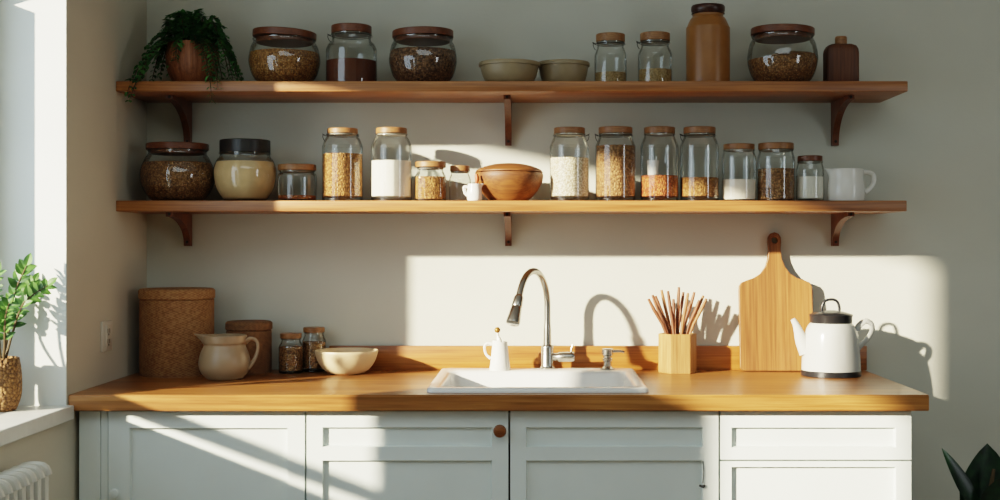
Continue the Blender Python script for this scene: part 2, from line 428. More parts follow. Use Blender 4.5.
def jar(label, cx, D, bz, body, lid, fill=None, cm=None, clabel=None, group=None, lidm='lid', clip=False, mound=.0, slope=.0, tilt=0, plug=True, lidk=1.0, square=0, name='glass_jar', gm='glass', smoothn=5, lidcol=None):
    """body: [(half width px, y px)...] bottom to rim; lid: (half width, y bottom, y top)"""
    t = thing(name, label, 'jar', (X_(cx, D), D - BACK, bz), group)
    p = pr(body, D, bz)
    ps = smooth_prof(p, smoothn)
    # bottom: small foot radius
    prof = [(0, .0015)] + [(max(ps[0][0] - .006, .001), .0)] + [(q[0], max(q[1], .0025)) for q in ps]
    def sq(bm):
        if square:
            for v in bm.verts:
                a = math.atan2(v.co.y, v.co.x); c = max(abs(math.cos(a)), abs(math.sin(a)))
                f = 1 + square * (1 / c - 1) * .55
                v.co.x *= f; v.co.y *= f
    bm = bmesh.new(); lathe(bm, prof, 48)
    rr, rz = prof[-1]
    sq(bm)
    obj('glass', bm, M[gm], t, smooth=50)
    bm = bmesh.new(); r0 = ps[0][0]; lathe(bm, [(0, .0002), (r0 - .006, .0002), (r0 - .001, .0018), (ps[1][0] - .001, .0045), (ps[1][0] - .004, .0055), (0, .0045)], 40); sq(bm); obj('base', bm, M['glass_base'], t)
    # rolled rim of glass
    bm = bmesh.new(); lathe(bm, [(rr - .001, rz - .004), (rr + .0025, rz - .003), (rr + .0028, rz - .001), (rr, rz)], 48); obj('rim', bm, M[gm], t)
    if lid:
        hw, yb, yt = lid
        r = hw * D / F
        zb_ = rz; h = max(.007, (Z_(yt, D - r * .9) - Z_(yb, D - r * .9)))
        bm = bmesh.new()
        lathe(bm, [(0, zb_), (r - .001, zb_), (r, zb_ + .001), (r, zb_ + h - .0022), (r - .0007, zb_ + h - .0008), (r - .0022, zb_ + h), (0, zb_ + h + .0004)], 48)
        if tilt:
            mt = Matrix.Rotation(tilt, 3, 'Y')
            for v in bm.verts:
                c = Vector((0, 0, zb_)); v.co = mt @ (v.co - c) + c + Vector((0, 0, abs(math.sin(tilt)) * r * .5))
        l = obj('lid', bm, M[lidm], t, smooth=24)
        if lidm == 'blacklid':
            for v in l.data.vertices:
                a_ = math.atan2(v.co.y, v.co.x)
                if math.hypot(v.co.x, v.co.y) > r * .97:
                    k_ = 1 - .012 * (1 if int(a_ / (2 * PI) * 48 + 48) % 2 else 0); v.co.x *= k_; v.co.y *= k_
        if plug:
            dp = .012 if hw > 25 else .005
            bm = bmesh.new(); lathe(bm, [(0, zb_ - dp), (rr * .9, zb_ - dp), (rr * .93, zb_ - dp + .002), (rr * .93, zb_ - .0005), (0, zb_ - .0005)], 40); obj('plug', bm, M[lidm] if hw > 25 else M['gasket'], l)
    if clip:
        bm = bmesh.new()
        rw = rr + .004; zc = rz - .006
        tube(bm, [(rw * math.cos(2*PI*i/32), rw * math.sin(2*PI*i/32), zc) for i in range(33)], .0010, 6, 1, False)
        sx = clip
        tube(bm, [(sx * rw, -.006, zc), (sx * (rw + .006), -.006, zc + .003), (sx * (rw + .008), -.006, zc - .003), (sx * (rw + .005), -.004, zc - .012), (sx * (rw + .001), 0, zc - .016)], .0010, 6, 4)
        tube(bm, [(sx * rw, .006, zc), (sx * (rw + .008), .006, zc + .004), (sx * (rw + .009), 0, zc + .006), (sx * (rw + .008), -.006, zc + .004), (sx * rw, -.012, zc)], .0010, 6, 4)
        obj('wire_clip', bm, M['wire'], t)
    if fill is not None:
        zf = Z_(fill, D - .05) - bz
        ins = .0022
        cp = [(0, .006)]
        last = None
        for q in prof[2:]:
            if q[1] > zf: break
            if q[1] < .006: continue
            cp.append((max(q[0] - ins, .001), max(q[1], .006))); last = q
        # radius at fill level
        rf = None
        for a, b in zip(prof[2:], prof[3:]):
            if a[1] <= zf <= b[1] and b[1] > a[1]:
                rf = a[0] + (b[0] - a[0]) * (zf - a[1]) / (b[1] - a[1]) - ins; break
        rf = rf or cp[-1][0]
        cp.append((rf, zf)); n0 = len(cp)
        for f_ in (.93, .75, .5, .25): cp.append((rf * f_, zf + mound * (1 - f_ * f_)))
        cp.append((0, zf + mound))
        bm = bmesh.new(); lathe(bm, cp, 48)
        if slope or mound:
            for v in bm.verts:
                if v.co.z > zf - 1e-5 and math.hypot(v.co.x, v.co.y) < rf * .96:
                    v.co.z += slope * v.co.x + random.uniform(-.0012, .0012)
        sq(bm)
        obj('contents', bm, M[cm], t, smooth=50)['label'] = clabel
    return t

BOWL = lambda w, y0, y1: [(w*.55, 'B'), (w*.74, y0 - (y0-y1)*.07), (w*.90, y0 - (y0-y1)*.24), (w*.99, y0 - (y0-y1)*.48), (w*.985, y0 - (y0-y1)*.64), (w*.93, y0 - (y0-y1)*.84), (w*.86, y0 - (y0-y1)*.93), (w*.855, y1)]
# upper shelf
jar('round squat jar of golden grain on the upper shelf beside the trailing fern', 284.5, DJ, ZU, BOWL(35.5, 84, 36.5), (31.5, 35, 28), 51, 'grain_gold', 'golden grain', GJU, 'lid_dark', mound=.006, tilt=.05)
jar('straight jar half full of brown powder on the upper shelf, clip at its left', 351.5, DJ, ZU, [(24.5, 'B'), (25.3, 80), (25.3, 52), (25, 47), (22.5, 42), (19.5, 39), (19.2, 32)], (20, 28, 20), 59, 'cocoa', 'brown powder', GJU, 'lid_dark', clip=-1, mound=.002)
jar('round squat jar of brown seeds on the upper shelf left of the grey bowls', 423, DJ, ZU, BOWL(34, 84, 35.5), (30.5, 34, 27), 49, 'seeds', 'brown seeds', GJU, 'lid_dark', mound=.008, tilt=-.02)
CL = [(15.5, 'B'), (16, 80), (16, 57), (15.6, 53), (13.5, 47), (13, 45), (13.2, 41)]
jar('small clip jar with a little grain on the upper shelf, right beside the grey bowls', 610.5, DJ, ZU, CL, (14.5, 39, 31), 71, 'grain_pale', 'pale tan grain', GJU, 'lid', clip=-1)
CL2 = [(16.5, 'B'), (17, 80), (17, 56), (16.5, 52), (14, 46), (13.6, 44), (13.8, 40)]
jar('small clip jar of pale grain on the upper shelf, left of the tall amber jar', 655, DJ, ZU, CL2, (15, 38, 30), 68, 'grain_pale', 'pale tan grain', GJU, 'lid', clip=-1)
jar('round squat jar of brown grain on the upper shelf beside the dark wooden flask', 782.5, DJ, ZU, BOWL(35, 84, 33), (31.5, 31.5, 24.5), 58, 'grain_brown', 'brown grain', GJU, 'lid_dark', mound=.022, slope=.16, tilt=.02)

# tall amber jar (opaque)
t = thing('storage_jar', 'tall opaque amber jar with dark cap, tallest on the upper shelf', 'jar', (X_(708, DJ), DJ - BACK, ZU))
p = smooth_prof(pr([(20.5, 'B'), (21.6, 80), (21.8, 31), (21.2, 25.5), (17.8, 18), (15.6, 15.5), (15.4, 13)], DJ, ZU), 5)
bm = bmesh.new(); lathe(bm, [(0, 0)] + p + [(0, p[-1][1])], 48); obj('body', bm, M['amber'], t)
zt = p[-1][1]; bm = bmesh.new()
lathe(bm, [(0, zt), (.046, zt), (.048, zt + .002), (.046, zt + .005), (.0465, zt + .007), (.048, zt + .009), (.0485, zt + .021), (.046, zt + .025), (0, zt + .026)], 48); obj('cap', bm, M['brasscap'], t)

# two grey stoneware bowls
def bowl(label, cx, hw, ytop, D, bz, m, foot=.55, group=None, name='bowl', th=.004):
    t = thing(name, label, 'bowl', (X_(cx, D), D - BACK, bz), group)
    r = hw * D / F; h = Z_(ytop, D - (r if ytop < CY else -r)) - bz
    am = math.radians(78); op = [(r * (foot + (1 - foot) * math.sin(am * q / 16) / math.sin(am)), h * (1 - math.cos(am * q / 16)) / (1 - math.cos(am))) for q in range(17)]
    ip = [(max(q[0] - th, 0), q[1] + th * .8) for q in op if q[1] > h * .05][::-1]
    ip = [(r - th * .3, h + th * .5), (r - th, h + th * .3)] + [q for q in ip if q[1] < h - .001] + [(0, h * .1 + th)]
    bm = bmesh.new(); lathe(bm, [(0, 0)] + op + ip, 56); obj('shell', bm, m, t, smooth=50)
    return t
for lab, cx, hw, yt, dd in (('left olive-grey stoneware bowl of the pair on the upper shelf', 509.5, 29.5, 58.5, 3.62), ('right olive-grey stoneware bowl of the pair on the upper shelf, slightly smaller', 563.5, 25, 59, 3.67)):
    t = bowl(lab, cx, hw, yt + 1.2, dd, ZU, M['stone'], .6, 'grey bowls on the upper shelf', 'stoneware_bowl')
    r = hw * dd / F; h = Z_(yt + 1.2, dd - r) - ZU
    bm = bmesh.new(); lathe(bm, [(r - .002, h - .009), (r + .003, h - .008), (r + .004, h - .002), (r + .002, h + .003), (r - .003, h + .003)], 56); obj('rim_band', bm, M['stone'], t)

# wooden flask
t = thing('wooden_flask', 'dark wooden flask with round stopper at the right end of the upper shelf', 'bottle', (X_(841, 3.66), 3.66 - BACK, ZU))
s = 3.66 / F; w = 16.3 * s; hh = Z_(43, 3.63) - ZU
bm = bmesh.new()
prof = [(w - .002, 0), (w, .003), (w, hh * .80), (w * .97, hh * .88), (w * .86, hh * .96), (w * .62, hh), (.018, hh + .001)]
loops(bm, [[(x, y, z) for x, y in rrect(-r, r, -r * .62, r * .62, min(r * .3, .010))] for r, z in prof], True, True)
obj('body', bm, M['flask'], t, smooth=50)
bm = bmesh.new(); lathe(bm, [(0, hh), (.0165, hh), (.017, hh + .003), (.017, hh + .020), (.015, hh + .023), (0, hh + .0235)], 28); obj('stopper', bm, M['lid'], t)

# lower shelf
jar('round squat jar of brown grain at the left end of the lower shelf', 177.5, DJ, ZL, [(20, 'B'), (27, 198), (34, 187), (36.5, 176), (35, 166), (31, 157), (28.5, 153), (28.3, 149)], (30.5, 148.5, 142), 162, 'grain_brown', 'brown grain', GJL, 'lid_dark', mound=.004)
jar('round jar of cream powder with ribbed black lid on the lower shelf', 245, DJ, ZL, [(18, 'B'), (23, 197), (29, 186), (31, 172), (30, 165), (27.5, 159), (25, 156), (24.6, 152)], (25, 153, 140), 161, 'creamy', 'cream powder', GJL, 'blacklid', plug=False)
jar('small low jar nearly empty, between black-lidded jar and tall grain jar', 297, DJ, ZL, [(18.5, 'B'), (19.5, 197), (19.5, 178), (18.8, 174), (17, 172), (17, 170)], (19, 169, 163), 195, 'grain_orange', 'thin layer of brown grain', GJL)
TALL = lambda w, n, y: [(w-.8, 'B'), (w, 196), (w, y+24), (w*.985, y+19), (w*.86, y+12.5), (n+.4, y+10), (n, y+7)]
jar('tall clip jar of tan grain, leftmost tall jar on the lower shelf', 342.5, DJ, ZL, TALL(20.3, 15.2, 126), (15.2, 131.5, 126.3), 153, 'grain_gold', 'golden grain', GJL, 'lid', clip=-1)
jar('tall jar of white flour left of the wooden bowl on the lower shelf', 391.5, DJ, ZL, TALL(20.3, 15.2, 126), (15.5, 132, 126.3), 160, 'flour', 'white flour', GJL, 'lid')
jar('small square jar of golden grain beside the tall flour jar', 430.5, DJ, ZL, [(15, 'B'), (15.8, 197), (15.8, 180), (15.3, 176), (13, 171), (13, 167)], (15.5, 166, 160.3), 176, 'grain_gold', 'golden grain', GJL, 'lid', square=.55)
jar('tiny empty glass jar behind the little white cream jug', 460, 3.69, ZL, [(10.5, 'B'), (11, 197), (11, 181), (10.3, 177), (9, 174), (9, 171)], (10, 170.5, 165), None, None, None, GJL, 'lid')
TALLR = lambda w, n, y: TALL(w, n, y)
jar('tall jar of pale oats right of the wooden bowl on the lower shelf', 569.5, DJ, ZL, TALL(19.6, 15.2, 126), (15.5, 132.5, 126.5), 157, 'grain_oat', 'pale oats', GJL, 'lid', clip=1)
jar('tall jar filled nearly to its shoulder with brown grain on the lower shelf', 615.5, DJ, ZL, TALL(20, 16, 126), (17, 132.5, 126), 145, 'grain_tan', 'brown grain', GJL, 'lid', clip=-1, mound=.003)
jar('tall jar of orange lentils with a white scoop inside', 659.5, DJ, ZL, TALL(19, 14.8, 126), (15.5, 133, 126.5), 175, 'grain_orange', 'orange lentils', GJL, 'lid')
jar('tall jar one third full of ochre grain, right of the orange lentil jar', 699.5, DJ, ZL, TALL(19.3, 15, 126), (16, 133, 126.5), 177, 'grain_gold', 'ochre grain', GJL, 'lid', clip=-1)
MID = lambda w, n, y: [(w-.8, 'B'), (w, 196), (w, y+18), (w*.97, y+14), (n+.5, y+10), (n, y+7)]
jar('medium jar of white powder on the lower shelf, right of the tall jars', 739, DJ, ZL, MID(17, 15, 142), (15.5, 148.5, 143), 179, 'flour', 'white powder', GJL, 'lid')
jar('medium jar of brown grain between two jars of white powder', 776, DJ, ZL, MID(18.5, 16.5, 142), (17.5, 149, 142.5), 168, 'grain_tan', 'brown grain', GJL, 'lid')
jar('small dark-lidded jar of white powder beside the white creamer', 810, DJ, ZL, MID(13.8, 12, 154), (12.3, 160, 154.5), 176, 'flour', 'white powder', GJL, 'lid_dark')

# white scoop standing in the lentils
D = DJ - .012
t = thing('scoop', 'small white scoop standing on the lentils inside the tall jar', 'scoop', (X_(653, D), D - BACK, Z_(176, D)))
bm = bmesh.new(); lathe(bm, [(0, 0), (.012, 0), (.015, .003), (.0165, .030), (.018, .044), (.0165, .044), (.014, .01), (0, .008)], 24); obj('cup', bm, M['white'], t)
bm = bmesh.new(); tube(bm, [(.008, .004, .040), (.010, .005, .052), (.009, .004, .058)], [.003, .003, .0035], 8, 4); obj('handle', bm, M['white'], t)

# ------------------------------------------------------------------ pitchers
def pitcher(name, label, cat_, loc, prof, spout, handle, hr, m, squash=1.0, sp_az=PI, sp_w=.45, sp_z=.7, thick=.004):
    t = thing(name, label, cat_, loc)
    H = prof[-1][1]
    op = smooth_prof(prof, 6)
    ip = [(max(r - thick, .001), z) for r, z in op if z > thick * 1.5][::-1]
    bm = bmesh.new(); lathe(bm, [(0, 0)] + op + [(prof[-1][0] - thick * .5, H + thick * .35)] + ip + [(0, thick * 1.5)], 56)
    if spout:
        for v in bm.verts:
            if v.co.z > H * sp_z and math.hypot(v.co.x, v.co.y) > .004:
                a = math.atan2(v.co.y, v.co.x); d = abs((a - sp_az + PI) % (2*PI) - PI)
                if d < sp_w:
                    f = (.5 + .5 * math.cos(PI * d / sp_w)) ** 1.3 * ((v.co.z - H * sp_z) / (H * (1 - sp_z))) ** 1.6
                    v.co.x += math.cos(sp_az) * spout * f; v.co.y += math.sin(sp_az) * spout * f; v.co.z += .12 * spout * f
    obj('body', bm, m, t, smooth=60)
    if handle:
        bm = bmesh.new(); tube(bm, handle, hr, 12, 6, True, 1.5); obj('handle', bm, m, t)
    return t

# white creamer on the lower shelf
D = 3.64; s = D / F
pitcher('creamer', 'white creamer with round handle at the right end of the lower shelf', 'pitcher', (X_(846, D), D - BACK, ZL),
        [(17*s, 0), (18*s, 1.5*s), (18.6*s, 8*s), (18.2*s, 16*s), (17.2*s, 24*s), (17.2*s, 29*s), (17.6*s, 32.5*s)], 4.5*s,
        [(16.5*s, 0, 29*s), (22*s, 0, 29.5*s), (27*s, 0, 27*s), (27.5*s, 0, 20*s), (24*s, 0, 14*s), (18.5*s, 0, 10*s)], [2.2*s, 1.8*s, 1.8*s, 1.8*s, 1.8*s, 2.2*s], M['white'])
# tiny jug in front of the wooden bowl
D = 3.575; s = D / F
t = pitcher('cream_jug', 'tiny white cream jug with a brown stick, before the wooden bowl', 'pitcher', (X_(474.5, D), D - BACK, ZL),
        [(6.3*s, 0), (7.2*s, 1.5*s), (7.6*s, 7*s), (7*s, 13*s), (6.6*s, 17*s)], 3*s, [(-6.5*s, 0, 14*s), (-10*s, 0, 14*s), (-9.5*s, 0, 9*s), (-7*s, 0, 5.5*s)], 1.2*s, M['white'], sp_az=0, thick=.0025)
tt = thing('wooden_spreader', 'short reddish wooden stick standing in the tiny white cream jug', 'stick', (X_(475, D), D - BACK, ZL + .012))
bm = bmesh.new(); tube(bm, [(0, 0, 0), (.003, 0, .03), (.006, -.001, .05), (.004, -.001, .064)], [.003, .0035, .006, .004], 10, 4); obj('stick', bm, M['red'], tt)

# wooden lidded bowl
D = 3.645; s = D / F
t = thing('lidded_bowl', 'large turned wooden bowl with wooden lid at the middle of the lower shelf', 'bowl', (X_(509, D), D - BACK, ZL))
bm = bmesh.new(); lathe(bm, [(0, 0)] + smooth_prof([(15*s, 0), (19*s, 1.2*s), (27*s, 9*s), (32.5*s, 18*s), (34.3*s, 25*s), (33.6*s, 29*s)], 6) + [(31*s, 29.4*s), (0, 29.4*s)], 56); b = obj('bowl_body', bm, M['bowlwood'], t)
bm = bmesh.new(); lathe(bm, smooth_prof([(0, 29.5*s), (31*s, 29.6*s), (33*s, 30.2*s), (31.5*s, 32.3*s), (24*s, 35.5*s), (13*s, 38*s), (0, 38.8*s)], 5), 56); obj('lid', bm, M['bowlwood'], t)

# ------------------------------------------------------------------ trailing fern
D = 3.65
t = thing('potted_fern', 'dark green trailing fern in a ribbed wooden pot at the left of the upper shelf', 'plant', (X_(192.5, D), D - BACK, ZU))
s = D / F
op = smooth_prof([(12*s, 0), (17*s, 2*s), (23.5*s, 14*s), (25.6*s, 26*s), (25*s, 36*s), (23.8*s, 43*s)], 6)
bm = bmesh.new(); lathe(bm, [(0, 0)] + op + [(22.5*s, 43.4*s), (21.5*s, 38*s), (0, 38*s)], 96)
for v in bm.verts:
    a = math.atan2(v.co.y, v.co.x); f = 1 + .016 * math.cos(32 * a)
    v.co.x *= f; v.co.y *= f
obj('pot', bm, M['potwood'], t, smooth=60)
bm = bmesh.new(); lathe(bm, [(0, 38.6*s), (21*s, 38.4*s), (0, 40.5*s)], 24); obj('soil', bm, M['soil'], t)
bmS, bmL = bmesh.new(), bmesh.new()
y_edge = -.283 - (D - BACK)
def frond(az, reach, rise, droop, z0=39*s):
    pts = []
    for k in range(11):
        q = k / 10
        rr = reach * (q ** .8)
        x = rr * math.cos(az); y = rr * math.sin(az) * .95
        z = z0 + rise * math.sin(PI * min(1, q * 1.15) * .62) * 1.0 - droop * q ** 2.4
        x += .006 * math.sin(5 * q + az * 3)
        if y > y_edge - .004 : z = max(z, .008)
        pts.append(Vector((x, y, z)))
    tube(bmS, [tuple(p) for p in pts], [.0016] * 10 + [.0006], 5, 1)
    n = 24
    for i in range(3, n + 1):
        q = i / n * 10; k = min(9, int(q)); f = q - k
        p = pts[k].lerp(pts[k+1], f); d = (pts[k+1] - pts[k]).normalized()
        side = d.cross(Vector((0, 0, 1)))
        if side.length < .1: side = Vector((1, 0, 0))
        side.normalize()
        for sg in (-1, 1):
            dd = d * .55 + side * sg * .8 + Vector((random.uniform(-.25, .25), random.uniform(-.25, .25), random.uniform(-.2, .3)))
            L = random.uniform(.018, .027) * (1.0 if i < n - 3 else .7)
            if p.y + dd.y * L + (D - BACK) > -.012: continue
            if X_(192.5, D) + p.x + dd.x * L < XL + .01: continue
            leaf(bmL, p, dd, Vector((0, 0, 1)) + side * .2, L, L * .58, .1, 4)
for i in range(46):
    az = random.uniform(0, 2 * PI)
    if math.sin(az) > .35: frond(az, random.uniform(.05, .10), random.uniform(.05, .10), random.uniform(.0, .06))
    elif math.sin(az) < -.6: frond(az, random.uniform(.03, .07), random.uniform(.05, .10), random.uniform(.0, .04))
    else: frond(az, random.uniform(.06, .15), random.uniform(.03, .09), random.uniform(.03, .14))
for az, reach, rise, droop in ((3.5, .165, .04, .19), (3.75, .18, .04, .21), (3.25, .16, .05, .15), (3.95, .17, .045, .17), (-.15, .14, .06, .13), (-.45, .15, .06, .17),
                               (-.8, .165, .05, .20), (-1.0, .17, .045, .20), (-.3, .155, .05, .16), (1.9, .03, .10, .0), (1.3, .03, .11, .0), (4.0, .05, .10, .02), (5.5, .05, .095, .02), (.2, .09, .10, .03), (2.9, .1, .09, .03), (4.5, .10, .045, .09), (5.05, .10, .045, .05), (5.45, .14, .05, .15), (4.05, .205, .035, .20), (3.95, .20, .04, .18), (5.2, .195, .035, .20), (5.3, .19, .04, .17), (-.6, .15, .06, .15)):
    frond(az, reach, rise, droop)
obj('stems', bmS, M['stem'], t); obj('foliage', bmL, M['leaf_dark'], t, smooth=0)

# ------------------------------------------------------------------ worktop, backsplash, cabinets
ZT, ZB_, YC = .90, .86, -.64
XCR = X_(929, BACK + YC)
SX0, SX1, SY0, SY1 = -.274, .288, -.60, -.072
HX0, HX1, HY0, HY1 = SX0 + .012, SX1 - .012, SY0 + .012, SY1 - .012
bm = bmesh.new()
XO, XI = [XL + .001, HX0, HX1, XCR], [YC, HY0, HY1, -.001]
vt = {}
def V(i, j, z):
    k = (i, j, z)
    if k not in vt: vt[k] = bm.verts.new((XO[i], XI[j], z))
    return vt[k]
for i in range(3):
    for j in range(3):
        if (i, j) == (1, 1): continue
        for z in (ZB_, ZT):
            bm.faces.new([V(i, j, z), V(i+1, j, z), V(i+1, j+1, z), V(i, j+1, z)])
for ring in ([(0,0),(1,0),(2,0),(3,0),(3,1),(3,2),(3,3),(2,3),(1,3),(0,3),(0,2),(0,1)], [(1,1),(2,1),(2,2),(1,2)]):
    for a, b in zip(ring, ring[1:] + ring[:1]):
        bm.faces.new([V(*a, ZB_), V(*b, ZB_), V(*b, ZT), V(*a, ZT)])
bmesh.ops.recalc_face_normals(bm, faces=bm.faces[:])
es = [e for e in bm.edges if len(e.link_faces) == 2 and all(abs(v.co.y - YC) < 1e-5 for v in e.verts) and abs(e.verts[0].co.z - e.verts[1].co.z) < 1e-5 and e.calc_face_angle(0) > 1]
bmesh.ops.bevel(bm, geom=es, offset=.003, segments=2, affect='EDGES')
w = obj('worktop', bm, M['counter'], smooth=30); tag(w, 'long honey oak worktop running over the pale cabinets', 'worktop')
bm = bmesh.new(); box(bm, X_(329, 3.78), X_(867, 3.78), -.02, -.001, ZT, Z_(346, 3.78), .002)
b = obj('backsplash', bm, M['splash']); tag(b, 'low oak backsplash strip along the wall behind the sink', 'backsplash')

YD = -.60; SD = BACK + YD
cx_ = lambda px: X_(px, SD)
cz_ = lambda py: Z_(py, SD)
def carcass(t, x0, x1):
    for a, b in ((x0, x0 + .016), (x1 - .016, x1)):
        bm = bmesh.new(); box(bm, a, b, -.578, -.03, .10, ZB_); obj('side_panel', bm, M['cab'], t)
    bm = bmesh.new(); box(bm, x0 + .016, x1 - .016, -.578, -.03, .10, .116); obj('bottom_panel', bm, M['cab'], t)
    bm = bmesh.new(); box(bm, x0 + .016, x1 - .016, -.04, -.03, .116, ZB_); obj('back_panel', bm, M['cabin'], t)
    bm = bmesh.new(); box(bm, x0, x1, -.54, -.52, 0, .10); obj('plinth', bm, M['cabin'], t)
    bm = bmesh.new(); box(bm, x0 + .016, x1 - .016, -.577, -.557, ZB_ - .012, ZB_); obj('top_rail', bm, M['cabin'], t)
def shaker(name, t, x0, x1, z0, z1, panels, fr=.020, back=-.578):
    """frame-and-panel front: slab, raised frame with the listed (x0,x1,z0,z1) openings, chamfered inner edges"""
    bm = bmesh.new()
    yp = YD + .012
    xs = sorted({x0, x1, *[p[0] for p in panels], *[p[1] for p in panels]}); zs = sorted({z0, z1, *[p[2] for p in panels], *[p[3] for p in panels]})
    inp = lambda xa, za: any(p[0] - 1e-6 < xa < p[1] and p[2] - 1e-6 < za < p[3] for p in panels)
    g = {}
    def W(x, z):
        if (x, z) not in g: g[(x, z)] = bm.verts.new((x, YD, z))
        return g[(x, z)]
    for xa, xb in zip(xs, xs[1:]):
        for za, zb in zip(zs, zs[1:]):
            if not inp((xa+xb)/2, (za+zb)/2): bm.faces.new([W(xa, za), W(xb, za), W(xb, zb), W(xa, zb)])
    c = .0025
    for p in panels:
        o = [(p[0], p[2]), (p[1], p[2]), (p[1], p[3]), (p[0], p[3])]
        i = [(p[0]+c, p[2]+c), (p[1]-c, p[2]+c), (p[1]-c, p[3]-c), (p[0]+c, p[3]-c)]
        ov = [bm.verts.new((x, YD, z)) for x, z in o]; iv = [bm.verts.new((x, yp, z)) for x, z in i]
        for k in range(4): bm.faces.new([ov[k], ov[(k+1) % 4], iv[(k+1) % 4], iv[k]])
        bm.faces.new(iv)
    fo = [(x0, z0), (x1, z0), (x1, z1), (x0, z1)]
    a = [bm.verts.new((x, YD, z)) for x, z in fo]; b = [bm.verts.new((x, back, z)) for x, z in fo]
    for k in range(4): bm.faces.new([a[k], a[(k+1) % 4], b[(k+1) % 4], b[k]])
    bm.faces.new(b)
    bmesh.ops.remove_doubles(bm, verts=bm.verts[:], dist=1e-5)
    return obj(name, bm, M['cab'], t, smooth=0)
ZTOP = ZB_ - .006; ZBOT = .112
def knob(par, px, py, m, r=.0155, depth=.026, lab=None):
    bm = bmesh.new(); lathe(bm, [(0, 0), (r*.5, 0), (r*.42, depth*.4), (r*.9, depth*.55), (r, depth*.72), (r*.88, depth*.92), (r*.5, depth), (0, depth)], 28)
    mt = Matrix.Rotation(PI/2, 3, 'X')
    for v in bm.verts: v.co = mt @ v.co
    k = obj('knob', bm, m, par, (cx_(px), YD, cz_(py)))
    if lab: k['label'] = lab
    return k
GB = 'pale painted base cabinets'
t = thing('base_cabinet', 'pale single-door cabinet at the left end under the worktop', 'cabinet', (0, 0, 0), GB)
x0, x1 = cx_(79), cx_(305.4)
carcass(t, x0, x1)
bm = bmesh.new(); box(bm, x0, cx_(100), YD + .002, -.578, .10, ZTOP); box(bm, cx_(100.8), cx_(107.3), YD + .004, -.578, .10, ZTOP); box(bm, cx_(99.5), cx_(101.2), YD + .008, -.578, .10, ZTOP)
obj('filler_strip', bm, M['cab'], t)
d = shaker('door', t, cx_(108.3), cx_(304.6), ZBOT, ZTOP, [(cx_(129.5), cx_(287.5), ZBOT + .06, cz_(428))])
knob(d, 116.5, 492, M['cab'], .012, .022, 'small white knob')
t = thing('sink_cabinet', 'wide pale two-door cabinet under the white sink', 'cabinet', (0, 0, 0), GB)
carcass(t, cx_(305.8), cx_(719.2))
d = shaker('door', t, cx_(306.6), cx_(508.3), ZBOT, ZTOP, [(cx_(322.5), cx_(492), cz_(447), cz_(427.3)), (cx_(322.5), cx_(492), ZBOT + .06, cz_(460.5))])
knob(d, 500, 430, M['knob'], .0165, .028, 'round brown wooden knob')
d = shaker('door', t, cx_(510.3), cx_(718.4), ZBOT, ZTOP, [(cx_(526), cx_(703), cz_(447), cz_(427.3)), (cx_(526), cx_(703), ZBOT + .06, cz_(460.5))])
bm = bmesh.new()
tube(bm, [(cx_(702.8), YD - .002, cz_(461)), (cx_(703.4), YD - .003, cz_(472)), (cx_(702.6), YD - .003, cz_(483))], .0010, 6, 4)
tube(bm, [(cx_(699), YD - .004, cz_(485)), (cx_(703), YD - .005, cz_(486.3)), (cx_(704.5), YD - .004, cz_(484.5))], [.0025, .004, .002], 8, 3)
obj('latch', bm, M['wire'], d)
t = thing('drawer_cabinet', 'pale drawer cabinet at the right end under the worktop', 'cabinet', (0, 0, 0), GB)
carcass(t, cx_(719.6), cx_(911.5))
shaker('drawer', t, cx_(720.4), cx_(911.3), cz_(459.6), ZTOP, [(cx_(731.5), cx_(896), cz_(447.5), cz_(427.5))])
shaker('drawer', t, cx_(720.4), cx_(911.3), .48, cz_(461.4), [(cx_(731.5), cx_(896), .54, cz_(467))])
shaker('drawer', t, cx_(720.4), cx_(911.3), ZBOT, .476, [(cx_(731.5), cx_(896), .17, .42)])

# ------------------------------------------------------------------ sink, faucet, dispenser, oil jug
t = thing('sink', 'white rectangular porcelain sink set into the oak worktop', 'sink', ((SX0+SX1)/2, (SY0+SY1)/2, ZT))
ox, oy = (SX0+SX1)/2, (SY0+SY1)/2
def RL(x0, x1, y0, y1, r, z): return [(x - ox, y - oy, z) for x, y in rrect(x0, x1, y0, y1, r)]
bx0, bx1, by0, by1 = SX0 + .03, SX1 - .03, SY0 + .028, -.175
bm = bmesh.new()
loops(bm, [RL(SX0 + .02, SX1 - .02, SY0 + .02, SY1 - .02, .02, -.004), RL(SX0 + .02, SX1 - .02, SY0 + .02, SY1 - .02, .02, .0005), RL(SX0, SX1, SY0, SY1, .022, .0005), RL(SX0, SX1, SY0, SY1, .022, .008), RL(SX0 + .003, SX1 - .003, SY0 + .003, SY1 - .003, .021, .0115), RL(SX0 + .008, SX1 - .008, SY0 + .008, SY1 - .008, .02, .0125),
           RL(bx0 - .004, bx1 + .004, by0 - .004, by1 + .004, .034, .0125), RL(bx0, bx1, by0, by1, .034, .0105), RL(bx0 + .004, bx1 - .004, by0 + .004, by1 - .004, .034, .004),
           RL(bx0 + .016, bx1 - .016, by0 + .012, by1 - .014, .04, -.10), RL(bx0 + .024, bx1 - .024, by0 + .018, by1 - .02, .045, -.125), RL(bx0 + .05, bx1 - .05, by0 + .05, by1 - .05, .05, -.142)], False, True)
obj('basin', bm, M['sink'], t, smooth=50)
bm = bmesh.new(); lathe(bm, [(0, -.1405), (.012, -.1405), (.014, -.139), (.032, -.139), (.034, -.141), (0, -.1425)], 28); obj('drain', bm, M['metal'], t, (0, -.03, 0))

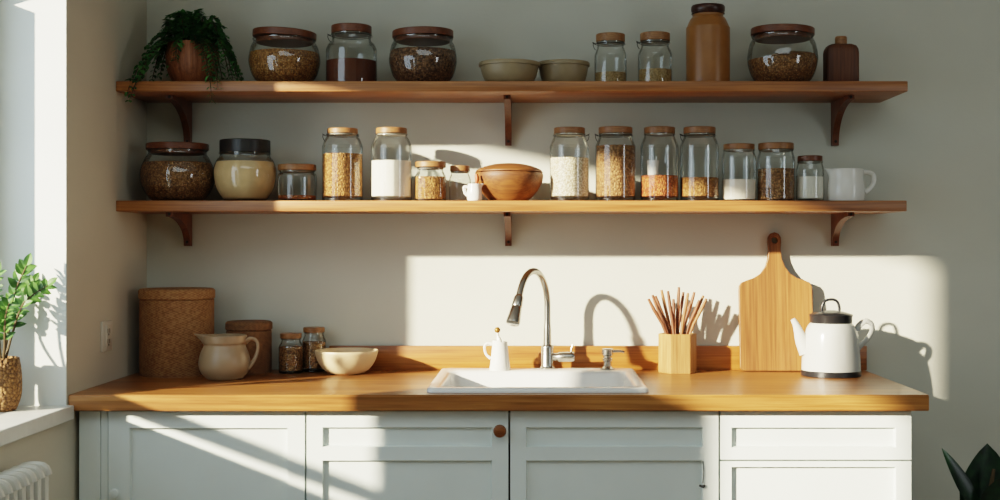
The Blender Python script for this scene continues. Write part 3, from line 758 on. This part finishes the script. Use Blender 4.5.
ZK = ZT + .0125
FX, FY = .036, -.102
t = thing('faucet', 'tall brushed steel gooseneck faucet with pull-down spray head over the sink', 'faucet', (FX, FY, ZK))
bm = bmesh.new(); lathe(bm, [(0, 0), (.0215, 0), (.022, .003), (.020, .006), (.0185, .010), (.0178, .062), (.017, .066), (.0145, .069), (0, .07)], 32); obj('base', bm, M['metal'], t)
hd = Vector((-.4, -.917, 0)); zc = 1.096 - ZK; R = .102
bm = bmesh.new()
pts = [(0, 0, .06), (0, 0, .11)]; rad = [.0118, .0108]
for k in range(3): pts.append((0, 0, .11 + (zc - .11) * (k + 1) / 3)); rad.append(.0092)
for k in range(1, 19):
    th = math.radians(150) * k / 18
    p = hd * (R * (1 - math.cos(th))); pts.append((p.x, p.y, zc + R * math.sin(th))); rad.append(.0092)
tube(bm, pts, rad, 16, 2); obj('spout', bm, M['metal'], t, smooth=60)
e0 = Vector(pts[-1]); dr = hd * math.sin(math.radians(150)) + Vector((0, 0, math.cos(math.radians(150))))
e = e0 + dr * .020
bm = bmesh.new(); tube(bm, [tuple(e0 - dr * .001), tuple(e)], .0095, 16, 1); obj('hose_end', bm, M['metal'], t, smooth=60)
bm = bmesh.new()
L = [(0, .0095), (.005, .0125), (.009, .0135), (.034, .0150), (.037, .0138), (.040, .0152), (.082, .0195), (.087, .019), (.089, .014)]
tube(bm, [tuple(e + dr * q - dr * .004) for q, _ in L], [r for _, r in L], 20, 1); obj('spray_head', bm, M['metal'], t, smooth=40)
bm = bmesh.new(); tube(bm, [(.010, 0, .034), (.030, -.001, .034), (.034, -.001, .034), (.074, -.002, .035), (.078, -.002, .035)], [.0115, .0115, .0145, .0145, .0125], 18, 1)
hv = obj('handle', bm, M['metal'], t, smooth=40)
bm = bmesh.new(); tube(bm, [(.069, -.002, .044), (.070, -.002, .056), (.073, -.002, .070)], [.0032, .003, .0026], 10, 3); obj('lever', bm, M['metal'], hv)

t = thing('soap_dispenser', 'short steel soap dispenser pump at the right of the faucet', 'dispenser', (X_(607.5, 3.675), -.125, ZK))
bm = bmesh.new(); lathe(bm, [(0, 0), (.017, 0), (.0175, .003), (.012, .006), (.0095, .010), (.0095, .024), (.012, .027), (.012, .031), (.010, .034), (.010, .040), (.0135, .044), (.0135, .058), (.012, .060), (0, .0605)], 28); [setattr(v, 'co', Vector((v.co.x * 1.22, v.co.y * 1.22, v.co.z))) for v in bm.verts]; obj('pump', bm, M['metal'], t)
bm = bmesh.new(); tube(bm, [(.010, 0, .052), (.030, -.001, .053), (.044, -.001, .052), (.048, -.001, .049)], [.0042, .0038, .0034, .003], 10, 3); obj('nozzle', bm, M['metal'], t)

D = 3.66; s = D / F
t = thing('oil_jug', 'slim white ceramic jug with brown ball stopper on the sink ledge', 'jug', (X_(500, D), D - BACK, ZK))
bm = bmesh.new(); lathe(bm, [(0, 0), (10.3*s, 0), (10.6*s, .8*s), (9.6*s, 8*s), (8.2*s, 20*s), (7.6*s, 26.5*s), (7.7*s, 28*s), (7.2*s, 28.4*s), (6.6*s, 26*s), (0, 25.5*s)], 36)
for v in bm.verts:
    if v.co.z > 22*s and v.co.x < 0: v.co.z += (v.co.z - 22*s) * .25
obj('body', bm, M['white'], t)
bm = bmesh.new(); tube(bm, [(-8*s, 0, 26*s), (-12.5*s, 0, 27*s), (-15.5*s, 0, 23*s), (-14*s, 0, 16*s), (-9.5*s, 0, 11.5*s)], [1.5*s, 1.4*s, 1.3*s, 1.3*s, 1.5*s], 10, 5); obj('handle', bm, M['white'], t)
bm = bmesh.new(); tube(bm, [(0, 0, 25.5*s), (-1*s, 0, 30*s), (-2*s, 0, 34*s), (-2.4*s, 0, 37*s)], [4.5*s, 2.6*s, 1.3*s, 1.2*s], 12, 4); obj('stopper_neck', bm, M['white'], t)
bm = bmesh.new(); bmesh.ops.create_uvsphere(bm, u_segments=20, v_segments=12, radius=3*s)
for v in bm.verts: v.co += Vector((-2.6*s, 0, 40*s))
obj('stopper_ball', bm, M['gold'], t)

# ------------------------------------------------------------------ worktop objects
def canister(label, cx, hw, ytop, ylid, D, m, ml):
    t = thing('canister', label, 'canister', (X_(cx, D), D - BACK, ZT), 'woven cork canisters')
    r = hw * D / F; h = Z_(ytop, D + r) - ZT; hl = Z_(ylid, D - r * .9) - ZT
    bm = bmesh.new(); lathe(bm, [(0, 0), (r - .003, 0), (r - .001, .003), (r - .001, hl - .004), (r - .004, hl - .002), (0, hl - .002)], 64); obj('body', bm, m, t)
    bm = bmesh.new(); lathe(bm, [(0, hl - .002), (r - .002, hl - .002), (r + .0015, hl + .001), (r + .0015, h - .006), (r - .003, h - .001), (r - .008, h), (0, h)], 64); obj('lid', bm, ml, t)
    return t
canister('large woven cork canister in the corner of the worktop', 177, 36.6, 287, 299.5, 3.665, M['cork'], M['cork_top'])
canister('smaller dark woven canister partly behind the beige jug', 249, 22.6, 319.5, 330.5, 3.715, M['cork2'], M['cork2'])

D = 3.535; s = D / F
pitcher('jug', 'beige stoneware jug with pointed spout in front of the smaller canister', 'jug', (X_(224.5, D), D - BACK, ZT),
        [(15*s, 0), (18.5*s, 1.2*s), (24*s, 9*s), (25.3*s, 17*s), (23.5*s, 26*s), (20.8*s, 32.5*s), (20.4*s, 35*s), (21.5*s, 36.5*s), (21.8*s, 41*s), (21.8*s, 43.5*s)], 8.5*s,
        [(21*s, 0, 37.5*s), (27*s, 0, 40.5*s), (32.5*s, 0, 37*s), (33*s, 0, 28*s), (29*s, 0, 18*s), (23.5*s, 0, 11.5*s)], [2.4*s, 1.6*s, 1.4*s, 1.4*s, 1.6*s, 2.4*s], M['jug'], sp_w=.5, sp_z=.80)
jar('small spice jar nearest the beige jug on the worktop', 291, 3.70, ZT, [(11.5, 'B'), (12.1, 371), (12.1, 351), (11.6, 347), (9, 343), (8.8, 339)], (10.8, 339, 334), 346, 'grain_tan', 'tan spice', GJC, 'lid', k_=0) if False else None
def spice(label, cx, D, hw, yb, yt, fill, nhw):
    return jar(label, cx, D, ZT, [(hw-.6, 'B'), (hw, yb-2.5), (hw, yt+17), (hw*.96, yt+13), (nhw+.4, yt+8.5), (nhw, yt+5)], (nhw+1.5, yt+5, yt), fill, 'grain_tan', 'tan spice', GJC, 'lid')
spice('small lidded spice jar standing nearest the beige jug', 291, 3.70, 12.2, 373, 333.5, 348, 9.2)
spice('small lidded spice jar set behind, beside the cream bowl', 314, 3.745, 11.8, 370.5, 327.5, 343, 9.2)
bowl('small cream ceramic bowl left of the sink on the worktop', 346.5, 31.5, 348, 3.675, ZT, M['cream'], .36, None, 'ceramic_bowl', .0035)

# hexagonal holder and sticks
D = 3.715; s = D / F
HXc = X_(677.5, D); HYc = D - BACK; R6 = 19.3 * s; hH = Z_(334, D - R6 * .5) - ZT
t = thing('utensil_holder', 'pale hexagonal wooden holder full of brown sticks, right of the faucet', 'holder', (HXc, HYc, ZT), None, math.radians(4))
bm = bmesh.new()
hexa = lambda r, z: [(r * math.cos(PI/3*k), r * math.sin(PI/3*k), z) for k in range(6)]
loops(bm, [hexa(R6 - .001, 0), hexa(R6, .0015), hexa(R6, hH - .0015), hexa(R6 - .0015, hH), hexa(R6 - .007, hH), hexa(R6 - .007, .008)], True, True)
obj('block', bm, M['block'], t, smooth=0)
tips = [(648.5, 299, -.02), (652.5, 295, .022), (655.5, 296, -.004), (661.5, 290, .012), (668, 291, -.018), (673.5, 299, .026), (679, 287, .0), (683.5, 292, .02), (688, 293, -.024), (690.5, 303, .004), (694.5, 292, .019), (699.5, 300, -.014), (703.5, 295.5, .012), (706.5, 298.5, -.012)]
ORD = ['leftmost', 'second', 'third', 'fourth', 'fifth', 'sixth', 'seventh', 'eighth', 'ninth', 'tenth', 'eleventh', 'twelfth', 'thirteenth', 'rightmost']
for i, (px, py, dy) in enumerate(tips):
    Dt = D + dy * 1.1
    tip = Vector((X_(px, Dt), Dt - BACK, Z_(py, Dt)))
    f = (i / 13 - .5)
    rim = Vector((HXc + f * .070, HYc + dy * 1.0, ZT + hH))
    foot = Vector((HXc + f * .052, HYc + dy * .95, ZT + .0085))
    lab = ('%s brown stick in the hexagonal wooden holder' % ORD[i]) if i in (0, 13) else ('%s brown stick from the left in the hexagonal wooden holder' % ORD[i])
    bm = bmesh.new(); dv = tip - foot
    tube(bm, [(0, 0, .001), tuple(rim - foot), tuple((rim - foot) * .3 + dv * .7), tuple(dv)], [.0036, .0046, .005, .0036] if i != 6 else [.005, .006, .005, .0035], 8, 3)
    o = obj('wooden_stick', bm, M['stick2' if i in (3, 8, 12, 13) else 'stick'], None, foot)
    tag(o, lab, 'stick', 'brown sticks in the hexagonal holder')

# cutting board leaning on the wall
D = 3.755; s = D / F
cxp = 776.0
def bpt(px, py): return ((px - cxp) * s, (370.3 - py) * s)
right = [(808, 370.3), (811, 369.6), (812.8, 367.5), (813, 364)] + [(813, 290), (812.6, 285.5), (810, 281.8), (805, 279.8)] + [(798, 277.5), (791, 273), (786, 266), (783, 258), (782, 249), (782.6, 241), (782.3, 236.5), (780, 232.8), (776, 231.3)]
left = [(2 * cxp - x + (.5 if y > 262 else 0), y) for x, y in right]
outline = [bpt(*p) for p in right] + [bpt(*p) for p in left[::-1][1:]]
cu = bpy.data.curves.new('board_outline', 'CURVE'); cu.dimensions = '2D'; cu.fill_mode = 'BOTH'; cu.extrude = .0075; cu.bevel_depth = .0018; cu.bevel_resolution = 2; cu.offset = -.0018
sp = cu.splines.new('POLY'); sp.points.add(len(outline) - 1); sp.use_cyclic_u = True
for p, (x, y) in zip(sp.points, outline): p.co = (x, y, 0, 1)
hc = bpt(776, 239.5); sp = cu.splines.new('POLY'); sp.points.add(19); sp.use_cyclic_u = True
for k, p in enumerate(sp.points): p.co = (hc[0] + 3.2*s*math.cos(-2*PI*k/20), hc[1] + 3.2*s*math.sin(-2*PI*k/20), 0, 1)
tmp = bpy.data.objects.new('tmp', cu); COL.objects.link(tmp)
me = bpy.data.meshes.new_from_object(tmp.evaluated_get(bpy.context.evaluated_depsgraph_get()))
bpy.data.objects.remove(tmp); bpy.data.curves.remove(cu)
me.name = 'cutting_board'
me.transform(Matrix.Rotation(PI/2, 4, 'X'))
for p in me.polygons: p.use_smooth = True
me.set_sharp_from_angle(angle=math.radians(35)); me.materials.clear()
Hb = 139 * s
lean = math.asin((.052 - .012) / Hb)
o = new_obj('cutting_board', me, M['board'], None, (X_(cxp, D), -.052, ZT + .001))
o.rotation_euler = (-lean, 0, 0)
tag(o, 'paddle-shaped wooden cutting board leaning on the wall behind the kettle', 'cutting board')

# kettle
D = 3.625; s = D / F
t = thing('kettle', 'white enamel kettle with black lid and black base band, right end of worktop', 'kettle', (X_(831, D), D - BACK, ZT))
bm = bmesh.new(); lathe(bm, [(0, 0), (28.6*s, 0), (29.4*s, .6*s), (29.6*s, 5.2*s), (29.1*s, 5.8*s), (0, 5.8*s)], 56); obj('base_band', bm, M['black'], t)
body = smooth_prof([(29*s, 5.8*s), (28.8*s, 14*s), (28*s, 26*s), (26.6*s, 38*s), (24.8*s, 46*s), (22*s, 51*s), (19.8*s, 53.2*s)], 5)
bm = bmesh.new(); lathe(bm, [(0, 5.8*s)] + body + [(0, 53.4*s)], 56); obj('body', bm, M['enamel'], t)
bm = bmesh.new(); lathe(bm, [(0, 52.6*s), (20.2*s, 52.6*s), (20.6*s, 53.2*s), (20.8*s, 58.6*s), (21.2*s, 59.2*s), (21.6*s, 60.6*s), (20.6*s, 61.6*s), (14*s, 63.6*s), (6*s, 65.2*s), (0, 65.6*s)], 56); ld = obj('lid', bm, M['black'], t)
bm = bmesh.new(); tube(bm, [(-8.6*s, 0, 62.5*s), (-9*s, 0, 68*s), (-6.5*s, 0, 74*s), (0, 0, 76.2*s), (6*s, 0, 74.3*s), (8.4*s, 0, 68*s), (7.8*s, 0, 62.8*s)], 1.35*s, 12, 6); obj('loop_handle', bm, M['black'], ld)
bm = bmesh.new(); tube(bm, [(-24*s, 0, 24*s), (-29*s, 0, 34*s), (-32.5*s, 0, 44*s), (-35*s, 0, 51*s), (-38.3*s, 0, 56.5*s)], [8.5*s, 6.8*s, 4.8*s, 3.5*s, 2.5*s], 18, 5)
obj('spout', bm, M['enamel'], t, smooth=60)
bm = bmesh.new(); tube(bm, [(25*s, 0, 45*s), (29*s, 0, 51*s), (35*s, 0, 54.5*s), (40.5*s, 0, 51.5*s), (41*s, 0, 45*s), (37*s, 0, 37.5*s), (31*s, 0, 31.5*s), (26.5*s, 0, 27*s)], [2.6*s, 2.4*s, 2.2*s, 2.2*s, 2.2*s, 2.2*s, 2.4*s, 2.8*s], 12, 6, True, 1.4); obj('handle', bm, M['enamel'], t)

# ------------------------------------------------------------------ window sill plant
D = 3.05; s = D / F
PX, PY = X_(1.5, D), D - BACK
t = thing('potted_plant', 'leafy green plant in a hammered brown pot on the window sill', 'plant', (PX, PY, ZS))
op = smooth_prof([(11*s, 0), (14*s, 1.5*s), (18.5*s, 14*s), (19.3*s, 28*s), (18.5*s, 42*s), (16.8*s, 53*s)], 6)
bm = bmesh.new(); lathe(bm, [(0, 0)] + op + [(15.5*s, 53.5*s), (14.5*s, 48*s), (0, 48*s)], 48); obj('pot', bm, M['rough_pot'], t, smooth=60)
bm = bmesh.new(); lathe(bm, [(0, 48.6*s), (14.3*s, 48.4*s), (0, 50.5*s)], 24); obj('soil', bm, M['soil'], t)
bmL = bmesh.new()
random.seed(11)
def sprig(pts, n, L, start=.35):
    bm = bmesh.new(); tube(bm, pts, [.0035, .003, .0024, .0014][:len(pts)], 7, 5); obj('stem', bm, M['stem'], t)
    for i in range(n):
        q = start + (1 - start) * i / (n - 1)
        u = q * (len(pts) - 1); k = min(len(pts) - 2, int(u)); f = u - k
        P = [pts[max(0, k-1)], pts[k], pts[k+1], pts[min(len(pts)-1, k+2)]]
        p = Vector([cat(P[0][c], P[1][c], P[2][c], P[3][c], f) for c in range(3)])
        d = (Vector(pts[k+1]) - Vector(pts[k])).normalized()
        side = d.cross(Vector((.2, -1, .2))).normalized()
        for sg in ((-1, 1) if i < n - 1 else (0,)):
            dd = d * .7 + side * sg * .9 + Vector((0, random.uniform(-.5, .3), random.uniform(-.1, .35)))
            l = L * random.uniform(.8, 1.1)
            leaf(bmL, p, dd, Vector((.1, -.75, .6)) + Vector((random.uniform(-.3, .3), 0, random.uniform(-.3, .3))), l, l * .62, .12, 5)
a = lambda px, py, dy=0: (X_(px, D) - PX, dy, Z_(py, D) - ZS)
sprig([a(4, 366), a(12, 335), a(24, 303), a(43, 286, .03)], 10, .030, .42)
sprig([a(2, 366), a(4, 330, .02), a(9, 295, .03), a(20, 266, .04)], 10, .031, .40)
sprig([a(1, 366), a(4, 335, -.03), a(6, 300, -.06), a(12, 272, -.09)], 10, .030, .38)
sprig([a(1, 366), a(0, 335, .05), a(4, 305, .06), a(20, 282, .085)], 10, .030, .38)
sprig([a(-1, 366), a(-5, 330, -.03), a(-8, 300, -.09), a(-10, 280, -.15)], 9, .030, .4)
sprig([a(3, 366), a(8, 345, -.02), a(14, 318, -.05), a(22, 302, -.075)], 8, .029, .42)
obj('foliage', bmL, M['leaf'], t, smooth=0)

# ------------------------------------------------------------------ radiator
YR0 = 2.82 - BACK
t = thing('radiator', 'white column radiator on the left wall under the window sill', 'radiator', (XL + .055, YR0 - .2, 0))
oy = YR0 - .2
for i in range(11):
    yc = YR0 - .02 - .042 * i - oy
    bm = bmesh.new()
    for xx in (-.022, .022):
        box(bm, xx - .011, xx + .011, yc - .012, yc + .012, .13, .775, .008)
    # rounded top and bottom headers
    tube(bm, [(-.030, yc, .765), (-.020, yc, .782), (.020, yc, .782), (.030, yc, .765)], .013, 10, 4)
    tube(bm, [(-.030, yc, .14), (-.020, yc, .125), (.020, yc, .125), (.030, yc, .14)], .013, 10, 4)
    tube(bm, [(0, yc - .021, .765), (0, yc + .021, .765)], .012, 10, 1)
    tube(bm, [(0, yc - .021, .14), (0, yc + .021, .14)], .012, 10, 1)
    obj('section', bm, M['rad'], t)
for yy in (YR0 - .04 - oy, YR0 - .42 - oy):
    bm = bmesh.new(); tube(bm, [(0, yy, .13), (0, yy, .05), (0, yy, .004), (0, yy, 0)], [.013, .011, .02, .02], 12, 1); obj('leg', bm, M['rad'], t)

# ------------------------------------------------------------------ outlet on the left wall
Dm = 3.435; zo = Z_(336, Dm)
t = thing('wall_outlet', 'beige wall outlet plate on the left wall above the worktop', 'outlet', (XL, Dm - BACK, zo))
bm = bmesh.new(); box(bm, .0, .006, -.040, .040, -.041, .041, .002); obj('plate', bm, M['socket'], t)
bm = bmesh.new(); box(bm, .006, .009, -.017, .017, -.030, .030, .001); ins_ = obj('insert', bm, M['socket'], t)
for zz in (.014, -.014):
    bm = bmesh.new()
    box(bm, .0088, .0095, -.009, -.005, zz - .006, zz + .006); box(bm, .0088, .0095, .005, .009, zz - .006, zz + .006)
    box(bm, .0088, .0095, -.003, .003, zz - .012, zz - .007)
    obj('socket', bm, M['dark'], ins_)

# ------------------------------------------------------------------ dark plant at the right
D = 3.25; s = D / F
RX, RY = X_(990, D), D - BACK
t = thing('floor_plant', 'dark broad-leaved plant standing at the right end of the cabinets', 'plant', (RX, RY, 0))
bm = bmesh.new(); lathe(bm, [(0, 0), (.10, 0), (.105, .005), (.135, .25), (.14, .27), (.13, .27), (.125, .24), (0, .24)], 40); obj('pot', bm, M['plantpot'], t)
bm = bmesh.new(); lathe(bm, [(0, .242), (.125, .241), (0, .25)], 24); obj('soil', bm, M['soil'], t)
bl = lambda px, py, dy=0: Vector((X_(px, D) - RX, dy, Z_(py, D)))
bm = bmesh.new(); tube(bm, [(0, 0, .24), (.005, 0, .45), (.0, 0, .62), (.01, 0, .70)], [.011, .009, .007, .004], 10, 4); obj('stem', bm, M['stem'], t)
bm = bmesh.new()
def big(b, tip, W, nrm, cup=.12): 
    d = tip - b; leaf(bm, b, d, nrm, d.length, W, cup, 10)
big(bl(979, 515), bl(945, 448, .01), .045, Vector((.35, -1, .2)), .05)
big(bl(986, 530, .03), bl(994, 446, .04), .15, Vector((.1, -1, .1)), .03)
big(bl(989, 520, -.02), bl(1003, 470, -.06), .09, Vector((-.5, -1, .4)))
big(Vector((.0, 0, .55)), Vector((.16, .05, .66)), .10, Vector((-.2, -.3, 1)))
big(Vector((.0, 0, .50)), Vector((-.10, -.10, .56)), .08, Vector((.2, .2, 1)))
big(Vector((.0, 0, .52)), Vector((.06, -.16, .58)), .09, Vector((0, .3, 1)))
big(Vector((.0, 0, .48)), Vector((.12, .12, .55)), .09, Vector((0, -.3, 1)))
big(Vector((.0, 0, .42)), Vector((.13, -.08, .46)), .09, Vector((0, 0, 1)))
obj('foliage', bm, M['leaf_big'], t, smooth=60)

# ------------------------------------------------------------------ light
sun = bpy.data.lights.new('sun', 'SUN'); sun.energy = 17.0; sun.angle = math.radians(1.5); sun.color = (1.0, .865, .64)
so = bpy.data.objects.new('sun', sun); COL.objects.link(so)
so.rotation_euler = Vector((1.216, 1.0, -.46)).to_track_quat('-Z', 'Y').to_euler(); so.location = (-5, -5, 4)
w = bpy.data.worlds.new('sky'); SC.world = w; w.use_nodes = True
bg = w.node_tree.nodes['Background']; bg.inputs[0].default_value = (.74, .90, 1.0, 1); bg.inputs[1].default_value = 2.4
def area(name, loc, tgt, sx, sy, e, c, portal=False):
    l = bpy.data.lights.new(name, 'AREA'); l.shape = 'RECTANGLE'; l.size = sx; l.size_y = sy; l.energy = e; l.color = c
    o = bpy.data.objects.new(name, l); COL.objects.link(o); o.location = loc
    o.rotation_euler = (Vector(tgt) - Vector(loc)).to_track_quat('-Z', 'Y').to_euler()
    if portal: l.cycles.is_portal = True
    return o
yw = (YE + YN) / 2
area('window_portal', (XF - .12, yw, 1.55), (0, yw, 1.55), YE - YN + .1, 1.5, 1, (1, 1, 1), True)
area('added_top_fill', (.2, -3.4, ZC - .02), (.2, -3.4, 0), 2.4, 2.4, 24, (.86, .98, .98))  # added soft overhead fill for the shaded parts, no fixture there
area('added_side_fill', (2.6, -2.3, 1.5), (0, -.6, 1.4), .55, 1.1, 7, (.9, .98, 1.0))  # added weak fill from the right, gives the jars a second glint

cam = bpy.data.cameras.new('camera'); co = bpy.data.objects.new('camera', cam); COL.objects.link(co)
cam.sensor_width = 36; cam.lens = 36 * F / 1000; cam.shift_x = -(CX - 500) / 1000; cam.shift_y = -(250 - CY) / 1000
co.location = (0, -BACK, CZ); co.rotation_euler = (PI/2, 0, 0); cam.clip_start = .02
SC.camera = co
SC.view_settings.view_transform = 'Filmic'; SC.view_settings.look = 'Medium High Contrast'; SC.view_settings.exposure = .32
SC.cycles.max_bounces = 10; SC.cycles.diffuse_bounces = 5; SC.cycles.transparent_max_bounces = 24; SC.cycles.sample_clamp_indirect = 6
